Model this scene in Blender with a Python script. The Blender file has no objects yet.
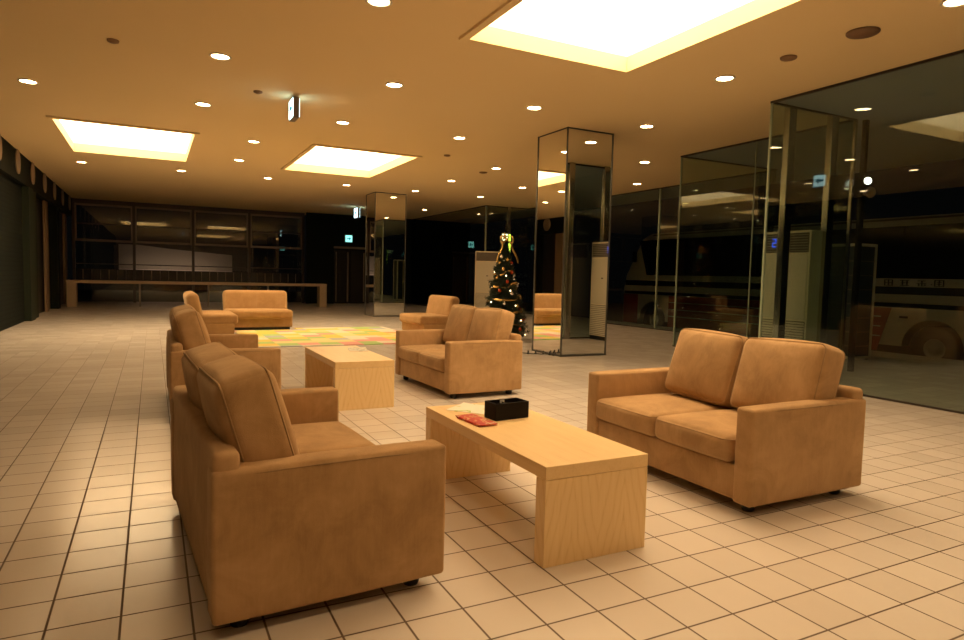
import bpy, bmesh, math, random
from mathutils import Matrix, Vector
random.seed(7)
T = 0.2                     # one floor tile is 20 cm; every coordinate below is in tiles
H = 15.77                   # ceiling height
scene = bpy.context.scene
COL = scene.collection
R = math.radians

# ------------------------------------------------------------------ materials
def mat(name, rgb=(.5, .5, .5), rough=.5, metal=0., spec=.5, sheen=0., emit=None, estr=0., coat=0.):
    m = bpy.data.materials.new(name); m.use_nodes = True
    b = m.node_tree.nodes['Principled BSDF']
    b.inputs['Base Color'].default_value = (*rgb, 1)
    b.inputs['Roughness'].default_value = rough
    b.inputs['Metallic'].default_value = metal
    b.inputs['Specular IOR Level'].default_value = spec
    b.inputs['Sheen Weight'].default_value = sheen
    b.inputs['Coat Weight'].default_value = coat
    if emit:
        b.inputs['Emission Color'].default_value = (*emit, 1)
        b.inputs['Emission Strength'].default_value = estr
    return m

class NT:
    def __init__(s, m):
        s.t = m.node_tree; s.n = s.t.nodes; s.l = s.t.links; s.b = s.n.get('Principled BSDF')
    def new(s, kind, **kw):
        n = s.n.new(kind)
        for k, v in kw.items(): setattr(n, k, v)
        return n
    def link(s, a, b): s.l.new(a, b)
    def coords(s, scale=(1, 1, 1), which='Object', loc=(0, 0, 0)):
        tc = s.new('ShaderNodeTexCoord'); mp = s.new('ShaderNodeMapping')
        mp.inputs['Scale'].default_value = scale; mp.inputs['Location'].default_value = loc
        s.link(tc.outputs[which], mp.inputs['Vector']); return mp.outputs['Vector']
    def noise(s, vec, scale=5, detail=3, rough=.5, dist=0):
        n = s.new('ShaderNodeTexNoise')
        n.inputs['Scale'].default_value = scale; n.inputs['Detail'].default_value = detail
        n.inputs['Roughness'].default_value = rough; n.inputs['Distortion'].default_value = dist
        s.link(vec, n.inputs['Vector']); return n.outputs['Fac']
    def ramp(s, fac, stops, interp='LINEAR'):
        r = s.new('ShaderNodeValToRGB'); r.color_ramp.interpolation = interp
        e = r.color_ramp.elements
        while len(e) < len(stops): e.new(.5)
        for el, (p, c) in zip(e, stops):
            el.position = p; el.color = (*c, 1)
        s.link(fac, r.inputs['Fac']); return r.outputs['Color']
    def math(s, op, a, b=None, c=None):
        n = s.new('ShaderNodeMath', operation=op)
        for i, v in enumerate((a, b, c)):
            if v is None: continue
            if isinstance(v, (int, float)): n.inputs[i].default_value = v
            else: s.link(v, n.inputs[i])
        return n.outputs[0]
    def mix(s, fac, a, b, blend='MIX'):
        n = s.new('ShaderNodeMix', data_type='RGBA', blend_type=blend)
        for sock, v in ((n.inputs[0], fac), (n.inputs[6], a), (n.inputs[7], b)):
            if isinstance(v, (int, float)): sock.default_value = v
            elif isinstance(v, tuple): sock.default_value = (*v, 1)
            else: s.link(v, sock)
        return n.outputs[2]
    def bump(s, h, strength=.3, dist=.01):
        n = s.new('ShaderNodeBump'); n.inputs['Strength'].default_value = strength
        n.inputs['Distance'].default_value = dist
        s.link(h, n.inputs['Height']); s.link(n.outputs['Normal'], s.b.inputs['Normal'])

def fabric(name, lo, mid, hi):
    m = mat(name, mid, .92, sheen=.35, spec=.15); t = NT(m)
    t.b.inputs['Sheen Roughness'].default_value = .5
    t.b.inputs['Sheen Tint'].default_value = (1, .8, .55, 1)
    v = t.coords()
    big = t.noise(v, 5.5, 5, .62, .6)
    streak = t.noise(t.coords((30, 30, 3.5)), 3, 3, .6)
    f = t.math('ADD', t.math('MULTIPLY', big, .84), t.math('MULTIPLY', streak, .16))
    t.link(t.ramp(f, [(.36, lo), (.5, mid), (.64, hi)]), t.b.inputs['Base Color'])
    fine = t.noise(v, 420, 2, .7)
    t.bump(fine, .35, .004)
    return m

M = {}
M['fabric'] = fabric('tan_chenille', (.335, .198, .092), (.415, .252, .118), (.48, .30, .15))
M['piping'] = fabric('tan_seam', (.26, .16, .075), (.33, .205, .10), (.38, .25, .13))
M['chair_fabric'] = fabric('orange_tan_cloth', (.33, .19, .078), (.37, .215, .092), (.41, .245, .11))
M['black'] = mat('black_plastic', (.012, .011, .010), .35)
M['dark_plinth'] = mat('dark_plinth', (.02, .014, .010), .5)
M['chrome'] = mat('steel', (.62, .60, .56), .16, 1)
M['mirror'] = mat('mirror_glass', (.80, .80, .77), .0, 1)
M['mirror_edge'] = mat('mirror_edge', (.12, .12, .11), .3, .6)
M['white_trim'] = mat('lamp_trim', (.75, .70, .62), .4)
M['lamp'] = mat('lamp_disc', (1, 1, 1), .5, emit=(1, .68, .35), estr=34)
M['recess_glow'] = mat('glowing_recess_top', (1, 1, 1), .5, emit=(1, .74, .43), estr=4.4)
M['cove'] = mat('cove_paint', (.88, .86, .80), .7)
M['dark_green'] = mat('dark_green_paint', (.006, .009, .006), .8, spec=.15)
M['green_post'] = mat('green_post_paint', (.014, .020, .011), .7, spec=.2)
M['dark_void'] = mat('dark_recess', (.012, .012, .010), .6)
M['tan_pilaster'] = mat('tan_pilaster', (.20, .13, .075), .6)
M['plaque'] = mat('round_plaque', (.30, .22, .15), .6)
M['frame_dark'] = mat('window_frame_dark', (.030, .020, .014), .4)
M['frame_light'] = mat('window_frame_light', (.20, .15, .11), .45)
M['spandrel'] = mat('spandrel_panel', (.012, .010, .010), .22)
M['counter'] = mat('counter_wood', (.40, .29, .18), .45)
M['ac_body'] = mat('air_conditioner_body', (.66, .60, .46), .45)
M['ac_side'] = mat('air_conditioner_side', (.80, .70, .50), .45)
M['ac_grille'] = mat('air_conditioner_grille', (.10, .085, .065), .5)
M['ac_slat'] = mat('air_conditioner_slat', (.34, .30, .23), .5)
M['blue_digit'] = mat('blue_display', (0, 0, 0), .4, emit=(.06, .12, 1), estr=1.2)
M['sign_body'] = mat('sign_case', (.20, .17, .14), .5)
M['sign_face'] = mat('sign_face', (.7, .9, .95), .4, emit=(.62, .95, 1), estr=2.4)
M['sign_face_dim'] = mat('sign_face_teal', (.4, .9, .85), .4, emit=(.30, .95, .85), estr=.9)
M['sign_mark'] = mat('sign_pictogram', (.02, .22, .28), .5, emit=(.02, .32, .42), estr=.35)
M['neon'] = mat('green_neon', (.6, .9, .1), .4, emit=(.55, .85, .06), estr=1.3)
M['neon_white'] = mat('pale_neon', (.9, .95, .7), .4, emit=(.95, 1, .55), estr=1.6)
M['outdoor_lamp'] = mat('outdoor_lamp_glow', (1, 1, 1), .4, emit=(1, .93, .8), estr=6)
M['orange_lamp'] = mat('orange_lamp_glow', (1, .4, .1), .4, emit=(1, .30, .06), estr=25)
M['grey_metal'] = mat('grey_metal', (.22, .21, .19), .4, .6)
M['speaker'] = mat('speaker_grille', (.16, .09, .045), .6)
M['vent'] = mat('vent_paint', (.24, .14, .07), .6)
M['bus_white'] = mat('bus_white_paint', (.58, .52, .42), .3, coat=.3)
M['bus_black'] = mat('bus_black_paint', (.008, .008, .008), .25)
M['bus_red'] = mat('bus_red_paint', (.30, .035, .022), .3, coat=.3)
M['bus_glass'] = mat('bus_window', (.004, .005, .007), .05)
M['rubber'] = mat('tyre', (.010, .010, .010), .7)
M['rack_panel'] = mat('rack_mesh_panel', (.03, .045, .055), .4)
M['rack_frame'] = mat('rack_frame', (.72, .62, .46), .45)
M['asphalt'] = mat('asphalt', (.02, .02, .02), .9)
M['outside_wall'] = mat('outside_wall_paint', (.55, .46, .42), .8)
M['needle'] = mat('fir_needles', (.014, .030, .013), .7)
M['bark'] = mat('trunk_brown', (.06, .035, .02), .8)
M['gold'] = mat('gold_foil', (.85, .58, .20), .25, .85)
M['silver'] = mat('silver_bauble', (.9, .86, .78), .15, .8)
M['red_bauble'] = mat('red_bauble', (.6, .09, .03), .2, .4)
M['fairy'] = mat('fairy_bulb', (1, .8, .5), .4, emit=(1, .72, .38), estr=5)
M['box_black'] = mat('black_leatherette', (.006, .004, .004), .6, spec=.2)
M['tissue'] = mat('white_tissue', (.85, .82, .76), .9)
M['glass_edge'] = mat('glass_edge', (.30, .36, .27), .25)

# tile floor: grout lines on whole tile numbers
def floor_mat():
    m = mat('beige_floor_tile', (.6, .5, .4), .3, spec=.5); t = NT(m)
    v = t.coords((1 / T, 1 / T, 1 / T))
    sx = t.new('ShaderNodeSeparateXYZ'); t.link(v, sx.inputs[0])
    def line(o):
        fr = t.math('FRACT', t.math('ADD', o, .5))
        return t.math('ABSOLUTE', t.math('SUBTRACT', fr, .5))
    d = t.math('MINIMUM', line(sx.outputs[0]), line(sx.outputs[1]))
    tile = t.math('SMOOTH_MIN', t.math('MULTIPLY', t.math('SUBTRACT', d, .013), 80), 1, .2)
    tile = t.math('MAXIMUM', tile, 0)
    fl = t.new('ShaderNodeVectorMath', operation='FLOOR'); t.link(v, fl.inputs[0])
    wn = t.new('ShaderNodeTexWhiteNoise', noise_dimensions='2D'); t.link(fl.outputs[0], wn.inputs['Vector'])
    base = t.ramp(wn.outputs['Value'], [(0, (.63, .565, .505)), (.5, (.655, .59, .53)), (1, (.68, .615, .555))])
    mott = t.noise(v, 2.2, 4, .6)
    base = t.mix(t.math('MULTIPLY', mott, .16), base, (.50, .45, .43))
    t.link(t.mix(tile, (.11, .068, .038), base), t.b.inputs['Base Color'])
    rn = t.math('ADD', t.math('MULTIPLY', wn.outputs['Value'], .04), .21)
    t.link(t.math('ADD', rn, t.math('MULTIPLY', t.math('SUBTRACT', 1, tile), .4)), t.b.inputs['Roughness'])
    # tiny tilt of each tile plus recessed grout
    t.bump(tile, .25, .002)
    return m
M['floor'] = floor_mat()

def ceiling_mat():
    m = mat('ceiling_paint', (.72, .62, .50), .85, spec=.2); t = NT(m)
    n = t.noise(t.coords(), 60, 3, .6); t.bump(n, .06, .003)
    c = t.noise(t.coords(), .7, 2)
    t.link(t.mix(c, (.75, .585, .325), (.79, .62, .355)), t.b.inputs['Base Color'])
    return m
M['ceiling'] = ceiling_mat()

def shutter_mat():
    m = mat('shutter_slats', (.014, .024, .016), .8, spec=.15); t = NT(m)
    v = t.coords(); sx = t.new('ShaderNodeSeparateXYZ'); t.link(v, sx.inputs[0])
    w = t.math('FRACT', t.math('MULTIPLY', sx.outputs[2], 12))
    t.link(t.mix(t.math('GREATER_THAN', w, .86), (.005, .008, .0055), (.0015, .002, .0015)), t.b.inputs['Base Color'])
    t.bump(t.math('PINGPONG', w, .5), .5, .01); return m
M['shutter'] = shutter_mat()

def wood_mat(name, vertical):
    m = mat(name, (.7, .45, .2), .38, spec=.4); t = NT(m)
    v = t.coords(); sx = t.new('ShaderNodeSeparateXYZ'); t.link(v, sx.inputs[0])
    if vertical:
        x = t.math('ADD', sx.outputs[0], sx.outputs[1])
        st = t.noise(t.coords((55, 55, 2.2)), 2.2, 3, .6)
        warp = t.noise(t.coords((5, 5, 1.6)), 2, 2)
        xx = t.math('PINGPONG', t.math('ADD', x, .125), .125)
        f = t.math('ADD', t.math('MULTIPLY', sx.outputs[2], .9), t.math('MULTIPLY', xx, 4.2))
        f = t.math('ADD', f, t.math('MULTIPLY', warp, .22))
        ring = t.math('PINGPONG', t.math('MULTIPLY', f, 13), 1)
        ring = t.math('POWER', ring, 3)
        fac = t.math('ADD', t.math('MULTIPLY', ring, .30), t.math('MULTIPLY', st, .62))
    else:
        st = t.noise(t.coords((46, 2.0, 46)), 2.4, 4, .6)
        st2 = t.noise(t.coords((9, .7, 9)), 2.0, 2, .5)
        fac = t.math('ADD', t.math('MULTIPLY', st, .55), t.math('MULTIPLY', st2, .45))
    t.link(t.ramp(fac, [(.2, (.84, .62, .33)), (.5, (.80, .57, .28)), (.8, (.68, .45, .20))]), t.b.inputs['Base Color'])
    return m
M['wood_v'] = wood_mat('ash_veneer_upright', True)
M['wood_h'] = wood_mat('ash_veneer_top', False)

def playmat_mat():
    m = mat('foam_mat_squares', (.8, .7, .2), .75, spec=.2); t = NT(m)
    s = 1 / (T * 1.55); v = t.coords((s, s, s))
    fl = t.new('ShaderNodeVectorMath', operation='FLOOR'); t.link(v, fl.inputs[0])
    wn = t.new('ShaderNodeTexWhiteNoise', noise_dimensions='2D'); t.link(fl.outputs[0], wn.inputs['Vector'])
    c = t.ramp(wn.outputs['Value'], [(0, (.66, .48, .10)), (.24, (.34, .48, .17)), (.38, (.66, .55, .25)), (.54, (.64, .30, .25)),
                                     (.70, (.62, .56, .44)), (.84, (.36, .38, .40)), (.92, (.66, .36, .13))], 'CONSTANT')
    t.link(c, t.b.inputs['Base Color']); return m
M['playmat'] = playmat_mat()

def print_mat(name, stops, scale):
    m = mat(name, stops[0][1], .45); t = NT(m)
    n = t.noise(t.coords(), scale, 2, .5, .4)
    t.link(t.ramp(n, stops, 'CONSTANT'), t.b.inputs['Base Color']); return m
M['red_print'] = print_mat('red_packet_print', [(0, (.45, .022, .010)), (.46, (.52, .06, .018)), (.56, (.66, .46, .24)), (.60, (.50, .04, .015)), (.66, (.36, .22, .08))], 24)
M['paper_print'] = print_mat('leaflet_print', [(0, (.86, .78, .66)), (.60, (.42, .55, .14)), (.66, (.86, .78, .66)), (.71, (.75, .38, .30))], 11)
M['paper_grey'] = print_mat('leaflet_print_dark', [(0, (.62, .55, .40)), (.52, (.30, .27, .16)), (.6, (.66, .60, .46)), (.7, (.16, .15, .10))], 13)

def glass_mat(name, tint, refl, base=.0):
    m = bpy.data.materials.new(name); m.use_nodes = True; t = NT(m)
    t.n.remove(t.b); out = t.n['Material Output']
    tr = t.new('ShaderNodeBsdfTransparent'); tr.inputs[0].default_value = (*tint, 1)
    gl = t.new('ShaderNodeBsdfGlossy'); gl.inputs['Roughness'].default_value = 0; gl.inputs[0].default_value = (*refl, 1)
    lw = t.new('ShaderNodeLayerWeight'); lw.inputs['Blend'].default_value = .5
    f = t.math('ADD', t.math('MULTIPLY', t.math('POWER', lw.outputs['Facing'], 5), .9), base)
    mx = t.new('ShaderNodeMixShader'); t.link(f, mx.inputs[0]); t.link(tr.outputs[0], mx.inputs[1]); t.link(gl.outputs[0], mx.inputs[2])
    t.link(mx.outputs[0], out.inputs['Surface']); return m
M['glass'] = glass_mat('tinted_plate_glass', (.79, .84, .81), (.95, 1, .96), .032)
M['glass_far'] = glass_mat('dark_plate_glass', (.74, .76, .72), (.95, .97, .94), .05)

# ------------------------------------------------------------------ mesh helpers (coordinates in tiles)
class MB:
    def __init__(s): s.v = []; s.f = []; s.sm = []
    def poly(s, vs, fs, smooth=False):
        o = len(s.v); s.v += [tuple(v) for v in vs]
        s.f += [tuple(i + o for i in f) for f in fs]; s.sm += [smooth] * len(fs); return s
    def box(s, x0, x1, y0, y1, z0, z1):
        vs = [(x, y, z) for z in (z0, z1) for y in (y0, y1) for x in (x0, x1)]
        return s.poly(vs, [(0, 2, 3, 1), (4, 5, 7, 6), (0, 1, 5, 4), (2, 6, 7, 3), (1, 3, 7, 5), (0, 4, 6, 2)])
    def rbox(s, c, size, r, bulge=(0, 0, 0), rot=None, n=6, mid=8):
        hx, hy, hz = [k / 2 for k in size]; hs = (hx, hy, hz)
        def axis(h):
            rr = min(r, h * .98)
            a = [-h + rr * (1 - math.cos(math.pi / 2 * i / n)) for i in range(n)] 
            b = [-(h - rr) + 2 * (h - rr) * i / mid for i in range(mid + 1)]
            return a + b + [-k for k in reversed(a)]
        ax = [axis(h) for h in hs]
        idx = {}; vs = []; fs = []
        def vert(p):
            k = tuple(round(q, 6) for q in p)
            if k in idx: return idx[k]
            rr = [min(r, h * .98) for h in hs]
            inner = [max(-(h - q), min(h - q, w)) for w, h, q in zip(p, hs, rr)]
            d = Vector([w - i for w, i in zip(p, inner)])
            if d.length > 1e-9:
                m = max(abs(d.x), abs(d.y), abs(d.z)); d = d.normalized() * r if m > 0 else d
            q = [i + w for i, w in zip(inner, d)]
            u = [w / h for w, h in zip(p, hs)]
            for a in range(3):
                o = [k2 for k2 in range(3) if k2 != a]
                w = (1 - abs(u[o[0]]) ** 2.4) * (1 - abs(u[o[1]]) ** 2.4)
                q[a] += bulge[a] * w * u[a]
            q = Vector(q)
            if rot: q = rot @ q
            idx[k] = len(vs); vs.append((q.x + c[0], q.y + c[1], q.z + c[2])); return idx[k]
        for a in range(3):
            b_, c_ = (a + 1) % 3, (a + 2) % 3
            for sgn in (-1, 1):
                for i in range(len(ax[b_]) - 1):
                    for j in range(len(ax[c_]) - 1):
                        q = []
                        for di, dj in ((0, 0), (1, 0), (1, 1), (0, 1)):
                            p = [0, 0, 0]; p[a] = sgn * hs[a]; p[b_] = ax[b_][i + di]; p[c_] = ax[c_][j + dj]; q.append(vert(p))
                        fs.append(tuple(q) if sgn > 0 else tuple(reversed(q)))
        return s.poly(vs, fs, True)
    def lathe(s, prof, c=(0, 0, 0), n=24, axis='z', smooth=True):
        vs = []; fs = []
        for k in range(n):
            a = 2 * math.pi * k / n
            for r_, h in prof:
                p = (r_ * math.cos(a), r_ * math.sin(a), h)
                if axis == 'x': p = (p[2], p[0], p[1])
                if axis == 'y': p = (p[1], p[2], p[0])
                vs.append((p[0] + c[0], p[1] + c[1], p[2] + c[2]))
        m = len(prof)
        for k in range(n):
            for i in range(m - 1):
                a, b = k * m + i, ((k + 1) % n) * m + i
                fs.append((a, b, b + 1, a + 1))
        return s.poly(vs, fs, smooth)
    def disc(s, c, r_, n=28, up=True):
        vs = [(c[0] + r_ * math.cos(2 * math.pi * k / n), c[1] + r_ * math.sin(2 * math.pi * k / n), c[2]) for k in range(n)]
        f = tuple(range(n)); return s.poly(vs, [f if up else tuple(reversed(f))])
    def tube(s, pts, r_, n=8, closed=False):
        pts = [Vector(p) for p in pts]; vs = []; fs = []; m = len(pts)
        for i, p in enumerate(pts):
            a = pts[i - 1] if (i or closed) else p; b = pts[(i + 1) % m] if (i < m - 1 or closed) else p
            d = (b - a).normalized(); u = d.cross(Vector((.13, .27, 1))); 
            if u.length < 1e-3: u = d.cross(Vector((1, 0, 0)))
            u.normalize(); w = d.cross(u)
            rr = r_[i] if isinstance(r_, (list, tuple)) else r_
            for k in range(n):
                an = 2 * math.pi * k / n; q = p + u * (rr * math.cos(an)) + w * (rr * math.sin(an)); vs.append(tuple(q))
        for i in range(m if closed else m - 1):
            for k in range(n):
                a = i * n + k; b = i * n + (k + 1) % n; j = ((i + 1) % m) * n
                fs.append((a, b, j + (k + 1) % n, j + k))
        if not closed:
            fs.append(tuple(reversed(range(n)))); fs.append(tuple(range((m - 1) * n, m * n)))
        return s.poly(vs, fs, True)
    def sphere(s, c, r_, n=12):
        prof = [(r_ * math.sin(math.pi * i / n) + 1e-5, -r_ * math.cos(math.pi * i / n)) for i in range(n + 1)]
        return s.lathe(prof, c, n + 4)
    def build(s, name, m, parent=None, loc=None, rz=0, bevel=0, seg=2):
        me = bpy.data.meshes.new(name)
        me.from_pydata([(x * T, y * T, z * T) for x, y, z in s.v], [], s.f)
        me.polygons.foreach_set('use_smooth', s.sm)
        bm = bmesh.new(); bm.from_mesh(me); bmesh.ops.recalc_face_normals(bm, faces=bm.faces) if not s.__dict__.get('keep') else None
        bm.to_mesh(me); bm.free(); me.update()
        me.materials.append(M[m] if isinstance(m, str) else m)
        o = bpy.data.objects.new(name, me); COL.objects.link(o)
        if parent: o.parent = parent
        if loc: o.location = [k * T for k in loc]
        if rz: o.rotation_euler.z = rz
        if bevel:
            b = o.modifiers.new('bevel', 'BEVEL'); b.width = bevel * T; b.segments = seg; b.limit_method = 'ANGLE'
        return o

def tag(o, label=None, cat=None, group=None, kind=None):
    if label: o['label'] = label
    if cat: o['category'] = cat
    if group: o['group'] = group
    if kind: o['kind'] = kind
    return o
def thing(name, label, cat, loc=(0, 0, 0), rz=0, group=None, kind=None):
    o = bpy.data.objects.new(name, None); COL.objects.link(o)
    o.location = [k * T for k in loc]; o.rotation_euler.z = rz; o.empty_display_size = .1
    return tag(o, label, cat, group, kind)
def struct(o): o['kind'] = 'structure'; return o
def dup(root, loc, rz, label, group=None):
    def cp(o, par):
        c = o.copy(); COL.objects.link(c)
        if par: c.parent = par
        for ch in o.children: cp(ch, c)
        return c
    c = cp(root, None)
    c.location = [k * T for k in loc]; c.rotation_euler.z = rz; c['label'] = label
    if group: c['group'] = group
    return c

# ------------------------------------------------------------------ camera
cam = bpy.data.cameras.new('camera'); co = bpy.data.objects.new('camera', cam); COL.objects.link(co)
f_px, pitch, roll, yaw = 646.63, .067356, .02433, .472352
cy, sy, cp_, sp = math.cos(yaw), math.sin(yaw), math.cos(pitch), math.sin(pitch)
F = Vector((sy * cp_, cy * cp_, -sp)); Rv = Vector((cy, -sy, 0)); U = Rv.cross(F)
R2 = math.cos(roll) * Rv + math.sin(roll) * U; U2 = -math.sin(roll) * Rv + math.cos(roll) * U
mw = Matrix((R2, U2, -F)).transposed().to_4x4(); mw.translation = Vector((-.5164, -8.2858, 5.4728)) * T
co.matrix_world = mw
cam.sensor_width = 36; cam.lens = f_px / 964 * 36; cam.clip_start = .02; cam.clip_end = 300
scene.camera = co

# ------------------------------------------------------------------ the setting
XL, YB, YF = -11.2, -26, 108            # left wall, wall behind the camera, far glass
XA, XB, XC, XD = 30.9, 38.43, 49.9, 42.8
YA, YBB, YC = 17.7, 32.5, 76.0
struct(MB().box(-14, 54, YB, 112, -.5, 0).build('floor', 'floor'))

def ceiling(holes, x0, x1, y0, y1):
    mb = MB(); xs = sorted({x0, x1, *[h[0] for h in holes], *[h[1] for h in holes]})
    ys = sorted({y0, y1, *[h[2] for h in holes], *[h[3] for h in holes]})
    for i in range(len(xs) - 1):
        for j in range(len(ys) - 1):
            cx, cyy = (xs[i] + xs[i + 1]) / 2, (ys[j] + ys[j + 1]) / 2
            if any(h[0] < cx < h[1] and h[2] < cyy < h[3] for h in holes): continue
            mb.box(xs[i], xs[i + 1], ys[j], ys[j + 1], H, H + .45)
    return mb
M['canopy'] = mat('canopy_paint', (.42, .44, .46), .85, spec=.2)
struct(MB().box(XA + .05, 57, YB, YA, H - .03, H - .005).box(XB + .05, 57, YA, YBB, H - .03, H - .005).box(XC + .05, 57, YBB, 112, H - .03, H - .005).build('ceiling_outside', 'canopy'))
HOLES = [(-6.75, 2.6, 45.9, 60.2), (11.25, 20.3, 45.1, 59.4), (11.6, 20.5, 3.6, 17.75)]
struct(ceiling(HOLES, -14, 57, YB, 112).build('ceiling', 'ceiling'))
REC_LABEL = ['bright rectangular ceiling recess at the left, nearest the dark shutters',
             'bright rectangular ceiling recess between the left recess and the mirrored pillars',
             'large bright ceiling recess directly above the tan loveseats, cut by the top of the view']
for (x0, x1, y0, y1), lb in zip(HOLES, REC_LABEL):
    cx, cyy = (x0 + x1) / 2, (y0 + y1) / 2
    r = thing('ceiling_light_recess', lb, 'ceiling light', (cx, cyy, H), group='luminous ceiling recesses')
    a, b = (x1 - x0) / 2, (y1 - y0) / 2
    fr = MB(); w = .34
    a += .18; b += .18
    for X0, X1, Y0, Y1 in ((-a, a, -b, -b + w), (-a, a, b - w, b), (-a, -a + w, -b + w, b - w), (a - w, a, -b + w, b - w)):
        fr.box(X0, X1, Y0, Y1, -.12, .62)
    fr.build('lip', 'ceiling', r)
    cv = MB(); g = .7; a2, b2 = a + g, b + g; zt = 2.5
    for X0, X1, Y0, Y1 in ((-a2, a2, -b2 - .2, -b2), (-a2, a2, b2, b2 + .2), (-a2 - .2, -a2, -b2, b2), (a2, a2 + .2, -b2, b2)):
        cv.box(X0, X1, Y0, Y1, .46, zt)
    cv.build('cove_wall', 'cove', r)
    MB().box(-a2, a2, -b2, b2, zt, zt + .15).build('glowing_top', 'recess_glow', r)  # recess top made to glow in place of the hidden cove tubes

# left wall: fascia with round plaques, shutter, posts
lw = struct(MB().box(XL - 1.5, XL - .9, YB, YF + 2, 0, H).build('wall_left', 'dark_void'))
struct(MB().box(XL - .9, XL, YB, YF, 13.1, H).build('trim_1', 'dark_green'))
sh = struct(MB().box(XL - .7, XL - .45, -20, 68, 0, 13.1).build('door_1', 'shutter'))
for i, (y0, y1, m_, pa, pb) in enumerate(((68.2, 71.0, 'green_post', -.9, .1), (71.0, 74.4, 'green_post', -.9, -.1), (83.4, 85.6, 'tan_pilaster', -.7, -.45), (90, 92, 'dark_green', -.9, 0), (104, 106, 'tan_pilaster', -.9, -.6))):
    struct(MB().box(XL + pa, XL + pb, y0, y1, 0, 13.1).build('trim_%d' % (i + 2), m_))
near = ['nearest', 'second', 'third', 'fourth', 'fifth', 'sixth', 'seventh']
for i in range(7):
    y = 54.9 + 8.2 * i
    mb = MB().lathe([(.001, .0), (1.05, .0), (1.12, .04), (1.12, .10), (.98, .12), (.001, .12)], (0, 0, 0), 28, 'x')
    o = mb.build('wall_plaque', 'plaque', loc=(XL, y, 14.75))
    tag(o, 'round tan plaque on the dark green fascia, %s along the row above the shutters' % near[i], 'plaque', 'round plaques above the shutters')

M['bounce_paint'] = mat('pale_bounce_paint', (.62, .54, .44), .8)  # unseen wall made pale to bounce light onto the near loveseat
struct(MB().box(-14, XA, YB - .6, YB, 0, H).build('wall_back', 'bounce_paint'))

# glass walls
def glass_wall(n, mat_, segs, heads=True):
    r = thing('window_%d' % n, None, None); r['kind'] = 'structure'
    for x0, y0, x1, y1 in segs:
        MB().box(min(x0, x1) - (.03 if x0 == x1 else 0), max(x0, x1) + (.03 if x0 == x1 else 0), min(y0, y1) - (.03 if y0 == y1 else 0), max(y0, y1) + (.03 if y0 == y1 else 0), .1, H - .1).build('pane', mat_, r)
    return r
def rails(r, x0, y0, x1, y1):
    e = .07; X0, X1, Y0, Y1 = min(x0, x1) - e, max(x0, x1) + e, min(y0, y1) - e, max(y0, y1) + e
    MB().box(X0, X1, Y0, Y1, 0, .1).box(X0, X1, Y0, Y1, H - .12, H).build('rail', 'frame_dark', r)
def edge(r, x, y, m_='glass_edge', w=.055):
    MB().box(x - w, x + w, y - w, y + w, .1, H - .1).build('pane_edge', m_, r)
wA = glass_wall(1, 'glass', [(XA, -25, XA, -4.05), (XA, -4, XA, YA - .08), (XA + .08, YA, XB - .08, YA)])
rails(wA, XA, -25, XA, YA); rails(wA, XA, YA, XB, YA); edge(wA, XA, YA); edge(wA, XB, YA, 'chrome', .09)
for x in (32.85, 36.7):
    MB().box(x - .30, x + .30, YA + .06, YA + .50, 0, H).build('steel_post', 'chrome', wA, bevel=.05)
wB = glass_wall(2, 'glass', [(XB, YA + .1, XB, 25.05), (XB, 25.1, XB, YBB - .08), (XB + .08, YBB, XC - .08, YBB)])
rails(wB, XB, YA, XB, YBB); rails(wB, XB, YBB, XC, YBB); edge(wB, XB, YBB); edge(wB, XB, 25.07, w=.03)
wC = glass_wall(3, 'glass', [(XC, YBB + .1, XC, 47.5), (XC, 47.6, XC, 62), (XC, 62.1, XC, YC), (XD + .1, YC, 46.4, YC), (46.5, YC, XC, YC)])
rails(wC, XC, YBB, XC, YC); rails(wC, XD, YC, XC, YC); edge(wC, XC, 47.55, w=.09); edge(wC, XD, YC, w=.09)
MB().box(46.2, 46.7, YC - .4, YC - .05, 0, H).build('steel_post', 'chrome', wC)
wD = glass_wall(4, 'glass_far', [(XD, YC + .1, XD, 92), (XD, 92.1, XD, 106)])
rails(wD, XD, YC, XD, 106)

# far dark wall with lift doors
struct(MB().box(23.4, 28.2, 106, 106.6, 0, H).box(28.2, 34.4, 106, 106.6, 10.2, H).box(34.4, XD + 12, 106, 106.6, 0, H)
       .box(28.2, 34.4, 107.2, 107.6, 0, 10.2).build('wall_far', 'dark_green'))
d = thing('door_2', None, None, (31.3, 106.9, 0)); d['kind'] = 'structure'
MB().box(-3.1, -.1, -.1, .1, 0, 9.6).box(.1, 3.1, -.1, .1, 0, 9.6).build('door_leaf', 'bus_black', d)
MB().box(-.55, -.30, -.2, -.1, .3, 9.2).box(-2.6, -2.45, -.2, -.1, .3, 9.2).box(2.45, 2.6, -.2, -.1, .3, 9.2).build('door_pull', 'frame_light', d)
MB().box(-3.2, 3.2, -.9, -.6, 9.8, 10.15).build('door_header', 'frame_light', d)

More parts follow.
